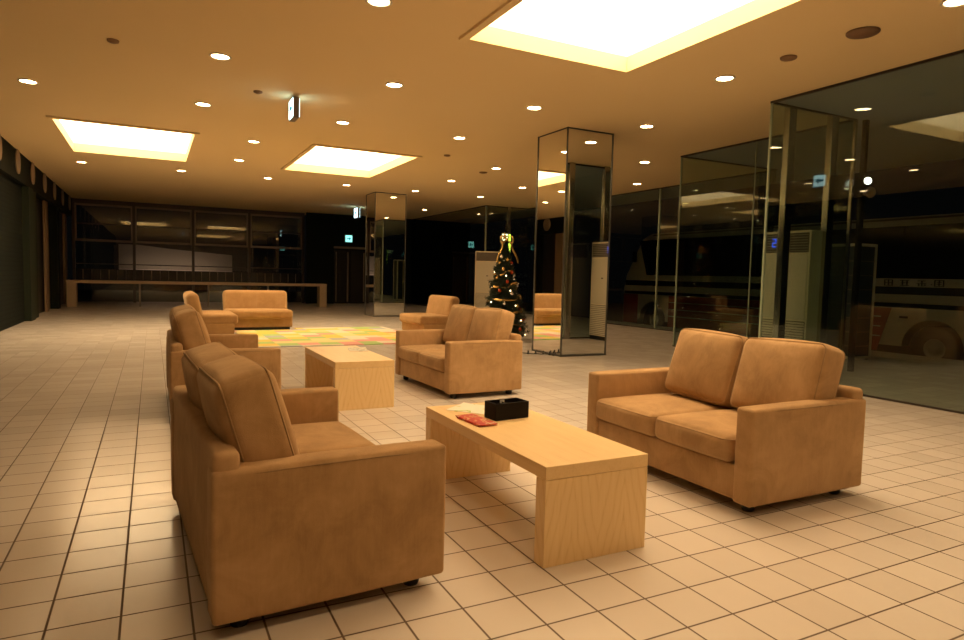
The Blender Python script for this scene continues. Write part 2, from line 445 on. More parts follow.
# far curtain wall
wF = thing('window_5', None, None); wF['kind'] = 'structure'
mx = [-11.1, -3.0, 5.5, 14.2, 23.2]; tz = [3.55, 6.5, 9.55, 12.1, 14.9]
for i in range(4):
    for z0, z1 in ((.1, 3.5), (5.3, 9.4), (9.7, 12.0), (12.2, 14.8)):
        MB().box(mx[i] + .2, mx[i + 1] - .2, YF - .03, YF + .03, z0, z1).build('pane', 'glass_far', wF)
    MB().box(mx[i] + .15, mx[i + 1] - .15, YF - .1, YF + .1, 3.5, 5.2).build('spandrel', 'spandrel', wF)
    pb = MB()
    for k in range(1, 7):
        x = mx[i] + (mx[i + 1] - mx[i]) * k / 7; pb.box(x - .04, x + .04, YF - .13, YF - .1, 3.6, 5.1)
    pb.build('spandrel_seam', 'frame_light', wF)
    MB().box(mx[i] + .2, mx[i + 1] - .2, YF - .22, YF + .1, 9.4, 9.72).box(mx[i] + .2, mx[i + 1] - .2, YF - .15, YF + .1, 14.8, 15.1).box(mx[i] + .2, mx[i] + .42, YF - .15, YF + .1, 9.7, 14.8).box(mx[i + 1] - .42, mx[i + 1] - .2, YF - .15, YF + .1, 9.7, 14.8).build('window_frame', 'frame_light', wF)
    MB().box(mx[i] + .2, mx[i + 1] - .2, YF - .1, YF + .1, 12.0, 12.2).box(mx[i] + .2, mx[i + 1] - .2, YF - .1, YF + .1, 5.9, 6.05).build('transom', 'frame_dark', wF)
for x in mx:
    MB().box(x - .2, x + .2, YF - .25, YF + .2, 0, H).build('mullion', 'frame_dark', wF)
struct(MB().box(mx[0] - .2, mx[-1] + .2, YF - .2, YF + .2, 15.1, H).build('trim_7', 'frame_dark'))

# outside: parking ground, wall seen beyond the far glass
g = MB().box(54, 190, -60, 190, -4.2, -3.6).box(-60, 54, 112, 190, -4.2, -.6).build('ground', 'asphalt'); struct(g)
wo = [(-6.5, 3), (15, 3), (15, 8.7), (3, 9.6), (-3, 10.2), (-6.5, 10.2)]
struct(MB().poly([(x, y, z) for y in (142, 143) for x, z in wo], [tuple(range(6)), tuple(range(11, 5, -1))] + [(k, (k + 1) % 6, 6 + (k + 1) % 6, 6 + k) for k in range(6)]).build('wall_outside', 'outside_wall'))

# ------------------------------------------------------------------ mirrored pillars
def pillar(label, x0, x1, y0, y1):
    cx, cyy = (x0 + x1) / 2, (y0 + y1) / 2; a, b = (x1 - x0) / 2, (y1 - y0) / 2
    r = thing('mirrored_pillar', label, 'pillar', (cx, cyy, 0), group='mirror-clad pillars', kind='thing')
    MB().box(-a + .12, a - .12, -b + .12, b - .12, 0, H).build('core', 'mirror_edge', r)
    for X0, X1, Y0, Y1 in ((-a + .05, a - .05, -b, -b + .1), (-a + .05, a - .05, b - .1, b), (-a, -a + .1, -b + .05, b - .05), (a - .1, a, -b + .05, b - .05)):
        MB().box(X0, X1, Y0, Y1, .16, H - .1).build('mirror_panel', 'mirror', r)
    MB().box(-a, a, -b, b, 0, .12).build('base_trim', 'mirror_edge', r)
    MB().box(-a, a, -b, b, H - .08, H).build('top_trim', 'mirror_edge', r)
    cs = MB()
    for sx_ in (-1, 1):
        for sy_ in (-1, 1): cs.box(sx_ * a - .045, sx_ * a + .045, sy_ * b - .045, sy_ * b + .045, 0, H)
    cs.build('corner_bead', 'mirror_edge', r)
pillar('square mirror-clad pillar behind the right loveseat, nearer of the two mirrored pillars', 24.8, 28.65, 29.1, 32.85)
pillar('square mirror-clad pillar at the far end of the lobby, smaller-looking of the two mirrored pillars', 24.6, 28.7, 71.2, 75)

# ------------------------------------------------------------------ downlights
ORD = ['first', 'second', 'third', 'fourth', 'fifth', 'sixth']
rows = [
    (16.0, [7.2, 25.3], "row at the near recess's far edge"),
    (26.0, [2.5, 11.3, 20.2, 29.0], 'row just beyond the near recess'),
    (36.3, [-6.6, 2.4, 11.2, 20.0, 37.8], 'row midway between near and far recesses'),
    (46.7, [6.8, 28.7, 45.8], "row at the far recesses' near edges"),
    (56.6, [6.8, 28.5, 37.4], "row at the far recesses' far edges"),
    (67.2, [-6.6, 2.3, 11.0, 19.8, 28.4, 37.4], 'row just beyond the far recesses'),
]
spots = []
for y, xs, ph in rows:
    for i, x in enumerate(xs):
        spots.append((x, y, 'recessed ceiling downlight, %s from left in the %s' % (ORD[i], ph)))
spots += [(25.3, 5.4, 'round recessed downlight at the top right corner of the view'),
          (49.0, 66.0, 'small round downlight beside the far glass wall, past the Christmas tree'),
          (38.0, 88.0, 'round recessed downlight furthest down the lobby beside the dark glass')]
fill_spots = [(7.0, 5.4), (2.5, 5.4), (-2, -5), (6.8, -5), (15.6, -5), (6.8, -15), (16, -15), (2.4, -5), (11.2, -5), (20, -5), (25.3, -5), (11.2, -15), (25.3, -15)]  # unseen downlights added to brighten the foreground floor and nearest loveseat
proto = None
for k, (x, y, lb) in enumerate(spots + [(a, b, None) for a, b in fill_spots]):
    lb = lb or 'added fill downlight outside the top of the view'
    if proto is None:
        proto = thing('downlight', lb, 'ceiling light', (x, y, H), group='round recessed downlights')
        MB().lathe([(.39, -.01), (.48, -.01), (.52, -.05), (.48, -.075), (.41, -.075), (.39, -.04)], (0, 0, 0), 28).build('trim_ring', 'white_trim', proto)
        d_ = MB(); d_.keep = True; d_.disc((0, 0, -.03), .40, up=False); d_.build('lamp_disc', 'lamp', proto)
        li = bpy.data.lights.new('bulb', 'SPOT'); li.color = (1, .655, .32); li.energy = 9.5; li.spot_size = R(130); li.spot_blend = 1; li.shadow_soft_size = .06
        lo = bpy.data.objects.new('bulb', li); COL.objects.link(lo); lo.parent = proto; lo.location = (0, 0, -.022)
    else:
        dup(proto, (x, y, H), 0, lb)

# ------------------------------------------------------------------ ceiling devices
def device(name, x, y, r_, m_, label, cat):
    mb = MB().lathe([(.001, -.13), (r_ * .55, -.13), (r_ * .6, -.10), (r_ * .92, -.09), (r_, -.05), (r_, .0)], (0, 0, 0), 24)
    o = mb.build(name, m_, loc=(x, y, H)); tag(o, label, cat); return o
device('ceiling_speaker', 25.35, 8.9, .62, 'speaker', 'dark round ceiling speaker near the top right of the view', 'speaker')
device('smoke_detector', 25.4, 12.4, .36, 'vent', 'brown round detector on the ceiling between the dark speaker and a downlight', 'smoke detector')
device('smoke_detector', -2.0, 26.3, .25, 'vent', 'small dark round detector on the ceiling above the left recess', 'smoke detector')
device('smoke_detector', 5.0, 31.5, .25, 'vent', 'small round detector on the ceiling beside the hanging exit sign', 'smoke detector')
device('smoke_detector', 22.1, 43.3, .28, 'vent', 'small round detector on the ceiling right of the middle recess', 'smoke detector')
device('ceiling_vent', 28.8, 49.6, .40, 'vent', 'dark round ceiling vent in front of the mirrored pillar', 'vent')

# ------------------------------------------------------------------ exit signs
def exit_sign(label, loc, rz, w, h, dim=False, hang=True):
    s_ = thing('exit_sign', label, 'sign', loc, rz, group='illuminated exit signs')
    z = -h
    MB().box(-w / 2, w / 2, -.17, .17, z - .12, -.12).build('case', 'sign_body', s_, bevel=.03)
    for sg in (-1, 1):
        y0, y1 = sorted((sg * .17, sg * .20))
        fc = MB().box(-w / 2 + .06, w / 2 - .06, y0, y1, z - .05, -.2).build('lit_face', 'sign_face_dim' if dim else 'sign_face', s_)
        q0, q1 = sorted((sg * .20, sg * .215)); pm = MB(); c = z / 2 - .12; k = w * .3
        pm.box(-k, k * .2, q0, q1, c - .07 * w, c + .07 * w)
        pm.poly([(k * .1, q, c + dz) for q in (q0, q1) for dz in (-.26 * w, .26 * w)] + [(k * 1.05, q, c) for q in (q0, q1)], [(0, 1, 4), (2, 5, 3), (0, 2, 3, 1), (1, 3, 5, 4), (0, 4, 5, 2)])
        pm.build('arrow', 'sign_mark', fc)
    if hang: MB().box(-.12, .12, -.1, .1, -.12, 0).build('bracket', 'sign_body', s_)
exit_sign('white lit exit sign hanging from the ceiling between two downlights, nearest the camera', (7.06, 31.6, H), R(90), 1.3, 1.2)
exit_sign('small white lit exit sign hanging from the far ceiling near the mirrored pillar', (28.0, 91.2, H), R(90), 1.9, 1.6)
exit_sign('square teal lit exit sign on the dark far wall above the doors', (30.7, 105.75, 12.35), 0, 1.3, 1.3, True, False)

# ------------------------------------------------------------------ loveseats
W, D = 6.45, 3.8
def rounded_loop(pts_fn, n=48): return [pts_fn(k / n) for k in range(n)]
def make_loveseat():
    r = thing('loveseat', 'x', 'sofa', group='tan loveseats around the coffee tables')
    hw = W / 2
    MB().rbox((2.0, 0, .70), (3.42, W - .9, .86), .07, n=3, mid=2).build('base', 'fabric', r)
    MB().rbox((.22, 0, 1.55), (.40, W - .12, 2.56), .13, n=4, mid=3).build('back_frame', 'fabric', r)
    for sg in (-1, 1):
        arm = MB().rbox((1.9, sg * (hw - .26), 1.40), (3.8, .52, 2.30), .075, bulge=(.02, .02, .03), n=4, mid=5).build('armrest', 'fabric', r)
        zt, e = 2.52, .035
        yo = sg * (hw - .02)
        MB().tube([(.12, yo, 2.46), (1.2, yo + sg * .02, zt - .03), (2.6, yo + sg * .02, zt - .03), (3.68, yo, 2.46), (3.76, yo - sg * .02, 2.36), (3.775, yo - sg * .02, 1.3), (3.76, yo - sg * .02, .36)], .014, 6).build('piping', 'piping', arm)
    cw = (W - 1.08) / 2
    for sg in (-1, 1):
        sc_ = MB().rbox((2.38, sg * cw / 2, 1.46), (2.92, cw - .03, .64), .17, bulge=(.05, .0, .10), n=5, mid=8).build('seat_cushion', 'fabric', r)
        lp = []
        x0, x1, y0, y1, rr = .94, 3.83, sg * cw / 2 - cw / 2 + .03, sg * cw / 2 + cw / 2 - .03, .2
        for cx, cyy, a0 in ((x1 - rr, y1 - rr, 0), (x0 + rr, y1 - rr, 90), (x0 + rr, y0 + rr, 180), (x1 - rr, y0 + rr, 270)):
            for q in range(5):
                an = R(a0 + q * 22.5); lp.append((cx + rr * math.cos(an), cyy + rr * math.sin(an), 1.695))
        MB().tube(lp, .016, 6, True).build('piping', 'piping', sc_)
    for sg in (-1, 1):
        rot = Matrix.Rotation(R(-16), 3, 'Y') @ Matrix.Rotation(R(1.5 * sg), 3, 'X')
        c = Vector((.80, sg * 1.335, 2.86))
        bw = 2.60
        bc = MB().rbox(c, (.90, bw, 2.06), .21, bulge=(.14, .04, .08), rot=rot, n=5, mid=9).build('back_cushion', 'fabric', r)
        for xo in (-.36, .36):
            lp = []
            y1, z1, rr = bw / 2 - .03, 1.0, .16
            for cyy, cz, a0 in ((y1 - rr, z1 - rr, 0), (-y1 + rr, z1 - rr, 90), (-y1 + rr, -z1 + rr, 180), (y1 - rr, -z1 + rr, 270)):
                for q in range(5):
                    an = R(a0 + q * 22.5)
                    yy, zz = cyy + rr * math.cos(an), cz + rr * math.sin(an)
                    zz += .045 * (1 - abs(yy / (bw / 2)) ** 2.4) * (zz / 1.03) * .6
                    lp.append(c + rot @ Vector((xo, yy, zz)))
                
            MB().tube(lp, .018, 6, True).build('piping', 'piping', bc)
    for x, y in ((.45, -hw + .45), (.45, hw - .45), (3.35, -hw + .45), (3.35, hw - .45)):
        MB().lathe([(.001, 0), (.13, 0), (.15, .05), (.15, .30), (.001, .30)], (x, y, 0), 16).build('leg', 'black', r)
    return r
def seat_at(corner, rz, sign):
    # corner: back near corner in plan; the seat's width runs away from the camera
    c, s_ = math.cos(rz), math.sin(rz); y = sign * W / 2
    return (corner[0] - s_ * y, corner[1] + c * y, 0)
lv = make_loveseat()
LV = [((.22, 1.55), R(3.4), 1, 'tan two-seat loveseat nearest the camera at left, seen from behind its arm'),
      ((.02, 16.85), R(0), 1, 'tan loveseat directly behind the nearest left loveseat, mostly hidden by it'),
      ((15.95, 1.86), R(180), -1, 'tan loveseat at right of the near coffee table, both seat cushions in full view'),
      ((14.84, 17.5), R(182), -1, 'tan loveseat in the middle, behind the near coffee table and before the Christmas tree')]
def shift(root, name, dy, dx=0):
    for ch in root.children:
        if ch.name.split('.')[0] == name: ch.location.y += dy * T; ch.location.x += dx * T
for i, (c, rz, sg, lb) in enumerate(LV):
    loc = seat_at(c, rz, sg)
    if i == 0:
        lv.location = [k * T for k in loc]; lv.rotation_euler.z = rz; lv['label'] = lb; o = lv
    else:
        o = dup(lv, loc, rz, lb); shift(o, 'back_cushion', .22)
    shift(o, 'back_cushion', (-.22, -.22, .22, .14)[i])

    if i == 3: shift(o, 'seat_cushion', -.14)
    if i == 2:
        o.scale = (1.105, .985, 1); shift(o, 'seat_cushion', -.10); shift(o, 'back_cushion', .02, .20)
for ch in lv.children:          # the far cushion of the nearest loveseat sags a little
    if ch.name == 'back_cushion.001': ch.scale = (1, .92, .985)
# ------------------------------------------------------------------ armless seats round the play mat
def make_armless(w):
    r = thing('armless_sofa', 'x', 'sofa', group='armless sofas around the play mat')
    MB().box(.35, 3.3, -w / 2 + .2, w / 2 - .2, 0, .28).build('plinth', 'dark_plinth', r)
    MB().rbox((1.85, 0, .70), (3.5, w, .88), .1, n=3, mid=3).build('base', 'chair_fabric', r)
    rot = Matrix.Rotation(R(-12), 3, 'Y')
    sc_ = MB().rbox((2.15, 0, 1.47), (3.5, w - .02, .82), .26, bulge=(.03, 0, .05), n=5, mid=9).build('seat_cushion', 'chair_fabric', r)
    bc = MB().rbox((.62, 0, 2.50), (.95, w - .02, 2.2), .38, bulge=(.04, 0, .02), rot=rot, n=5, mid=9).build('back_cushion', 'chair_fabric', r)
    MB().tube([rot @ Vector((.505, 0, z)) + Vector((.62, 0, 2.50)) for z in (-.9, -.5, 0, .5, .8)], .02, 6).build('seam', 'piping', bc)
    return r
am = make_armless(5.9)
am.location = [k * T for k in (8.35, 57.8, 0)]; am.rotation_euler.z = R(-90)
am['label'] = 'tan armless two-seat sofa at the far edge of the colourful mat, facing the camera'
dup(am, (1.85, 50.75, 0), 0, 'tan armless sofa at the left end of the mat, seen from the side')
c3 = dup(am, (24.1, 46.9, 0), R(183), 'tan armless sofa at the right end of the mat, beside the Christmas tree'); c3.scale.y = .84

# play mat
tag(MB().box(6.0, 11.7, 39.8, 53.7, 0, .06).box(11.7, 20.6, 39.8, 55.5, 0, .06).build('play_mat', 'playmat'), 'colourful foam play mat of yellow, green and pink squares on the tiled floor', 'play mat')

# ------------------------------------------------------------------ coffee tables
def make_table(w, d):
    r = thing('coffee_table', 'x', 'table', group='blond wood coffee tables')
    MB().box(0, w, 0, d, 1.69, 1.95).build('tabletop', 'wood_h', r, bevel=.012)
    for y0 in (0, d - .34):
        MB().box(0, w, y0, y0 + .34, 0, 1.685).build('leg_panel', 'wood_v', r, bevel=.012)
    return r
t1 = make_table(2.46, 5.95); t1.location = [6.0 * T, 1.69 * T, 0]
t1['label'] = 'blond wood coffee table in the foreground with black box and red packet on top'
t2 = dup(t1, (5.88, 16.85, 0), 0, 'blond wood coffee table further back with a leaflet on top'); t2.scale.y = .955

# items on the tables
zt = 1.95
bx = thing('desk_box', 'black open-topped box with a white tag on the near coffee table', 'box', (6.93, 5.42, zt), R(5))
MB().box(0, .99, 0, .03, 0, .42).box(0, .99, .50, .53, 0, .42).box(0, .03, .03, .5, 0, .42).box(.96, .99, .03, .5, 0, .42).box(.03, .96, .03, .5, 0, .03).box(.49, .51, .03, .5, .03, .36).build('case', 'box_black', bx, bevel=.008)
MB().box(.44, .57, .485, .498, .33, .40).build('tag', 'tissue', bx)
def sheet(name, m_, label, cat, c, size, rz, h=.012, z=zt):
    a, b = size[0] / 2, size[1] / 2; mb = MB(); n = 8
    vs = []; fs = []
    for k in range(2):
        for i in range(n + 1):
            for j in range(n + 1):
                u, v = i / n * 2 - 1, j / n * 2 - 1
                vs.append((a * u, b * v, (h if k else 0) + .015 * max(0, u * v) ** 2))
    q = (n + 1) ** 2
    for i in range(n):
        for j in range(n):
            p = i * (n + 1) + j; fs.append((p + q, p + q + n + 1, p + q + n + 2, p + q + 1)); fs.append((p, p + 1, p + n + 2, p + n + 1))
    for i in range(n):
        for p, s_ in ((i * (n + 1), n + 1), (i * (n + 1) + n, n + 1), (i, 1), (n * (n + 1) + i, 1)):
            fs.append((p, p + s_, p + s_ + q, p + q))
    mb.poly(vs, fs); o = mb.build(name, m_, loc=(c[0], c[1], z), rz=rz); return tag(o, label, cat)
sheet('leaflet', 'paper_print', 'white printed leaflet behind the black box on the near coffee table', 'paper', (7.15, 6.85), (1.05, 1.35), R(38))
pk = thing('snack_packet', 'red printed packet beside the black box on the near coffee table', 'packet', (6.47, 5.58, zt + .002), R(4))
MB().rbox((0, 0, .03), (.52, 1.05, .06), .026, bulge=(0, 0, .012), n=3, mid=6).build('pouch', 'red_print', pk)
MB().box(-.24, .24, -.60, -.51, .03, .05).box(-.24, .24, .51, .60, .03, .05).build('seal', 'red_print', pk)
sheet('leaflet', 'paper_grey', 'open printed leaflet on the far coffee table', 'paper', (7.95, 20.9), (.85, 1.5), R(-12))

# ------------------------------------------------------------------ air conditioners
def make_ac(label, loc, rz, w, d, h, lit=True):
    r = thing('air_conditioner', label, 'air conditioner', loc, rz, group='floor-standing air conditioners')
    a = w / 2     # front face looks along -y
    MB().box(-a, a, .06, d, .35, h).build('cabinet', 'ac_side', r, bevel=.05)
    MB().box(-a + .12, a - .12, 0, .06, 3.25, h - 1.45).build('front_panel', 'ac_body', r, bevel=.02)
    MB().box(-a + .05, a - .05, .1, d - .1, 0, .35).build('base', 'black', r)
    g1 = MB().box(-a + .12, a - .12, .03, .06, h - 1.35, h - .15).build('outlet_grille', 'ac_grille', r)
    sl = MB()
    for k in range(7): sl.box(-a + .15, a - .15, -.02, .05, h - 1.28 + k * .165, h - 1.24 + k * .165)
    sl.build('louvre', 'ac_slat', g1)
    g2 = MB().box(-a + .12, a - .12, .03, .06, .45, 3.15).build('intake_grille', 'ac_grille', r)
    sl = MB()
    for k in range(16): sl.box(-a + .14, a - .14, -.01, .05, .5 + k * .165, .62 + k * .165)
    sl.build('louvre', 'ac_body', g2)
    MB().box(-.12, .12, -.03, .0, 5.5, 5.62).build('badge', 'ac_grille', r)
    dg = MB()
    dx = -a + .95
    for q in ((-.14, .14, .50, .56), (.09, .14, .30, .50), (-.14, .14, .27, .33), (-.14, -.09, .06, .27), (-.14, .14, .02, .08)):
        dg.box(dx + q[0], dx + q[1], -.045, -.022, h - 1.02 + q[2], h - 1.02 + q[3])
    if lit: dg.build('display', 'blue_digit', r)
    return r
make_ac('beige floor-standing air conditioner behind the glass panel and steel posts at right', (35.3, 19.78, 0), R(-90), 3.5, 1.6, 8.8)
make_ac('beige floor-standing air conditioner behind the Christmas tree', (41.6, 72.9, 0), R(-25), 3.4, 1.7, 9.0, False)

# ------------------------------------------------------------------ Christmas tree
TX, TY = 26.85, 41.3
tree = thing('christmas_tree', 'green artificial Christmas tree with gold ribbons beside the mirrored pillar', 'tree', (TX, TY, 0))
MB().tube([(0, 0, 0), (0, 0, 4.5), (0, 0, 8.4)], [.14, .09, .02], 8).build('trunk', 'bark', tree)
MB().lathe([(.001, 0), (.75, 0), (.7, .5), (.12, .6), (.001, .6)], (0, 0, 0), 18).build('stand', 'black', tree)
fo = MB(); rnd = random.Random(3)
def tree_r(z): return max(.16, 2.1 * (8.9 - z) / 7.8 * (1 + .10 * math.sin(z * 5.2)))
for k in range(470):
    z = .85 + 7.7 * (k / 470) ** 1.15; an = k * 2.399963 + rnd.uniform(-.2, .2)
    L = tree_r(z) * rnd.uniform(.70, 1.18)
    ca, sa = math.cos(an), math.sin(an); dz = -.25 * L + rnd.uniform(-.05, .12)
    p0 = Vector((0, 0, z)); p1 = Vector((ca * L, sa * L, z + dz)); ax = (p1 - p0).normalized()
    u = ax.cross(Vector((0, 0, 1))).normalized(); w = u.cross(ax)
    nq = 11
    for q in range(nq):
        tpos = .30 + .72 * q / (nq - 1); c = p0 + (p1 - p0) * min(1, tpos)
        for m_ in range(5):
            th = m_ * 2 * math.pi / 5 + q * .6; d = (u * math.cos(th) + w * math.sin(th)) * .75 + ax * .55
            d.normalize(); ln = rnd.uniform(.20, .34); tip = c + d * ln
            s1 = d.cross(ax).normalized() * .035
            fo.poly([c + s1, c - s1, tip, c + ax * .05], [(0, 1, 2), (1, 3, 2), (3, 0, 2)])
fo.build('foliage', 'needle', tree)
gl = MB(); pts = []
for k in range(150):
    z = 1.0 + 6.6 * k / 150; an = k * .26; L = tree_r(z) + .02 + .16 * math.sin(k * 1.7)
    pts.append((L * math.cos(an), L * math.sin(an), z - .22 * L + .12 * math.sin(k * .83)))
vs = []; fs = []
for i, p in enumerate(pts):
    hh = .06 + .05 * math.sin(i * .9)
    vs += [(p[0], p[1], p[2] - hh), (p[0], p[1], p[2] + hh), (p[0] * 1.015, p[1] * 1.015, p[2] + hh), (p[0] * 1.015, p[1] * 1.015, p[2] - hh)]
for i in range(len(pts) - 1):
    a, b = 4 * i, 4 * i + 4
    for q in range(4): fs.append((a + q, a + (q + 1) % 4, b + (q + 1) % 4, b + q))
gl.poly(vs, fs, True)
gl.build('garland', 'gold', tree)
# bow at the top and streamers
bw = thing('bow', None, None, (0, 0, 8.35)); bw.parent = tree
for sg in (-1, 1):
    lp = [(sg * .62 * math.sin(q / 14 * math.pi) * (1 if q < 15 else 1), -.35, .34 * math.sin(q / 14 * 2 * math.pi) + .35) for q in range(15)]
    mb = MB(); vs = []; fs = []
    for p in lp: vs += [(p[0], p[1] - .12, p[2]), (p[0], p[1] + .12, p[2]), (p[0] * .96, p[1] + .12, p[2] - .02), (p[0] * .96, p[1] - .12, p[2] - .02)]
    for i in range(len(lp) - 1):
        for q in range(4): fs.append((4 * i + q, 4 * i + (q + 1) % 4, 4 * i + 4 + (q + 1) % 4, 4 * i + 4 + q))
    mb.poly(vs, fs, True).build('loop', 'gold', bw)
    mb = MB(); vs = []; fs = []
    n = 12
    for q in range(n + 1):
        t_ = q / n; x = sg * (.15 + .85 * t_ + .08 * math.sin(t_ * 9)); y = -.4 - .25 * t_; z = .25 - 1.9 * t_ ** 1.5
        vs += [(x - .09, y, z), (x + .09, y, z), (x + .09, y + .02, z), (x - .09, y + .02, z)]
    for i in range(n):
        for q in range(4): fs.append((4 * i + q, 4 * i + (q + 1) % 4, 4 * i + 4 + (q + 1) % 4, 4 * i + 4 + q))
    mb.poly(vs, fs, True).build('tail', 'gold', bw)
MB().sphere((0, -.38, .35), .14, 8).build('knot', 'gold', bw)
st = MB(); vs = []
for k in range(10):
    a = R(90 + 36 * k); rr = .42 if k % 2 == 0 else .17; vs.append((rr * math.cos(a), 0, rr * math.sin(a)))
vs = vs + [(0, -.1, 0), (0, .1, 0)]
st.poly(vs, [(k, (k + 1) % 10, 10) for k in range(10)] + [((k + 1) % 10, k, 11) for k in range(10)])
st.build('star', 'gold', tree, loc=(0, 0, 8.95))
kinds = [('gold', 'gold'), ('silver', 'silver'), ('red_bauble', 'red')]
pro = {}
for k in range(26):
    z = 1.2 + 6.4 * k / 26; an = R(200) + (k * 2.4) % R(190); L = tree_r(z) + .12
    m_, cn = kinds[(k * 7) % 3]
    p = (TX + L * math.cos(an), TY + L * math.sin(an), z - .3 * L)
    lb = 'small %s bauble hanging on the Christmas tree' % cn
    if m_ not in pro:
        o = MB().sphere((0, 0, 0), .15, 10).lathe([(.03, .13), (.05, .14), (.05, .2), (.001, .21)], (0, 0, 0), 8).build('bauble', m_, loc=p)
        tag(o, lb, 'bauble', '%s baubles on the Christmas tree' % cn); pro[m_] = o
    else:
        c = pro[m_].copy(); COL.objects.link(c); c.location = [q * T for q in p]
fl = thing('fairy_lights', None, None); fl.parent = tree
pts = []
for k in range(70):
    z = .9 + 7.0 * k / 70; an = -k * .55; L = tree_r(z) + .05
    pts.append((L * math.cos(an), L * math.sin(an), z - .27 * L))
MB().tube(pts, .014, 5).build('cord', 'black', fl)
for k in range(1, 70, 3):
    MB().sphere(pts[k], .055, 6).build('bulb', 'fairy', fl)
# lights on the floor by the pillar
cs = thing('floor_light_string', 'black cable with small lamps lying on the floor against the mirrored pillar', 'string lights', (23.9, 30.6, 0))
pts = [(-.75, 1.3, .04), (-.4, .7, .04), (-.2, .35, .04), (.1, .5, .04), (.35, .0, .04), (.6, .25, .04), (.75, -.35, .04), (.7, -1.0, .04)]
MB().tube(pts, .03, 6).build('cord', 'black', cs)
for k in (1, 3, 5, 6):
    x, y, z = pts[k]
    MB().lathe([(.001, 0), (.10, 0), (.11, .06), (.05, .11), (.07, .24), (.001, .26)], (x, y, 0), 12).build('lamp', 'black', cs)

# ------------------------------------------------------------------ long counter before the far glass
cn = thing('counter', 'long low pale wooden counter in front of the far windows', 'counter', (6.8, 95.5, 0))
MB().box(-17.6, 17.4, -1.0, 1.0, 3.25, 3.65).build('counter_top', 'counter', cn, bevel=.03)
for x in (-17.6, 16.3):
    MB().box(x, x + 1.1, -.95, .95, 0, 3.25).build('end_panel', 'counter', cn, bevel=.02)
for x in (-9, 0, 8.5):
    MB().box(x, x + .22, .1, .32, 0, 3.25).build('leg', 'frame_light', cn)
# glowing sign behind the tree
ns = thing('lit_sign', 'yellow-green lit sign strip behind the top of the Christmas tree', 'sign', (45.9, 75.0, 0))
MB().box(-.35, .35, -.1, .1, 0, 8).build('post', 'grey_metal', ns)
MB().box(.15, .40, -.2, -.1, 8, 11.7).build('lit_strip', 'neon', ns)
MB().box(-.9, -.1, -.2, -.1, 10.5, 11.7).build('lit_face', 'neon_white', ns)
MB().box(-.95, .45, -.1, .1, 8, 11.8).build('case', 'sign_body', ns)

# ------------------------------------------------------------------ outside the glass
rk = thing('storage_rack', 'tall pale-framed rack with dark panels standing outside the glass', 'rack', (44.6, 21.0, 0))
fr = MB()
for x in (0, 2.0):
    for y in (0, 2.1): fr.box(x, x + .22, y, y + .22, .1, 8.5)
fr.box(0, 2.22, 0, .2, 8.3, 8.5).box(0, 2.22, 2.12, 2.32, 8.3, 8.5).box(0, .2, 0, 2.3, 8.3, 8.5).box(2.02, 2.22, 0, 2.3, 8.3, 8.5).box(0, 2.22, 0, 2.32, .1, .3)
fr.build('frame', 'rack_frame', rk)
for nm, b in (('front_panel', (.22, 2.0, .06, .12)), ('side_panel', (.06, .12, .22, 2.1))):
    MB().box(*b, .3, 8.3).build(nm, 'rack_panel', rk)
sl = MB()
for k in range(1, 8): sl.box(.22, 2.0, .02, .06, k * 1.03, k * 1.03 + .05).box(.02, .06, .22, 2.1, k * 1.03, k * 1.03 + .05)
sl.build('crossbar', 'frame_light', rk)
for x, y in ((.2, .2), (2.0, .2), (.2, 2.1), (2.0, 2.1)): MB().sphere((x, y, .1), .1, 8).build('caster', 'black', rk)

wl = thing('outdoor_lamp', 'round white lamp with horn speaker on a dark post outside the glass', 'lamp', (39.15, 17.5, 0))
MB().box(-.14, .14, -.14, .14, 0, H).build('post', 'bus_black', wl)
MB().tube([(0, 0, 12.4), (-.12, -.3, 12.1)], .06, 8).build('arm', 'grey_metal', wl)
lh = MB().lathe([(.001, .2), (.20, .18), (.27, 0), (.001, 0)], (0, 0, 0), 20, 'y').build('lamp_head', 'grey_metal', wl, loc=(-.15, -.45, 11.95))
lh.rotation_euler = (R(0), 0, R(-40))
bl = MB().lathe([(.001, -.08), (.14, -.06), (.21, 0), (.001, 0.01)], (0, 0, 0), 20, 'y').build('bulb', 'outdoor_lamp', lh)
hs = MB().lathe([(.001, -.02), (.08, 0), (.10, .25), (.16, .45), (.30, .65), (.34, .72), (.28, .68), (.05, .3)], (0, 0, 0), 20, 'x').build('horn_speaker', 'plaque', wl, loc=(-.05, -.2, 11.2), rz=R(-120))

# bus: left side faces the lobby
BX, GZ = 73.0, -3.6
bus = thing('bus', 'white and red coach parked outside the glass wall', 'bus', (BX, 0, GZ))
def zz(z): return z - GZ
y0, y1 = 13.0, 81.3
arch = []
def arc(c, r_, n=14): return [(c + r_ * math.cos(math.pi * k / n), zz(-1.1) + r_ * math.sin(math.pi * k / n)) for k in range(n + 1)]
W1, W2 = 30.8, 74.0
out = [(y0, 1.2), (y0, zz(12.4)), (y0 + .6, zz(13.1)), (y1 - 6.5, zz(13.1)), (y1 - 4.4, zz(12.3)), (y1 - .6, zz(6.3)), (y1, zz(4)), (y1, 1.2)]
out += [(p, max(q, 1.2)) for p, q in arc(W2, 3.1)] + [(p, max(q, 1.2)) for p, q in arc(W1, 3.1)]
n = len(out); mb = MB()
mb.poly([(0, y, z) for y, z in out] + [(12.5, y, z) for y, z in out], [tuple(range(n)), tuple(reversed(range(n, 2 * n)))] + [(k, (k + 1) % n, n + (k + 1) % n, n + k) for k in range(n)])
body = mb.build('body', 'bus_white', bus)
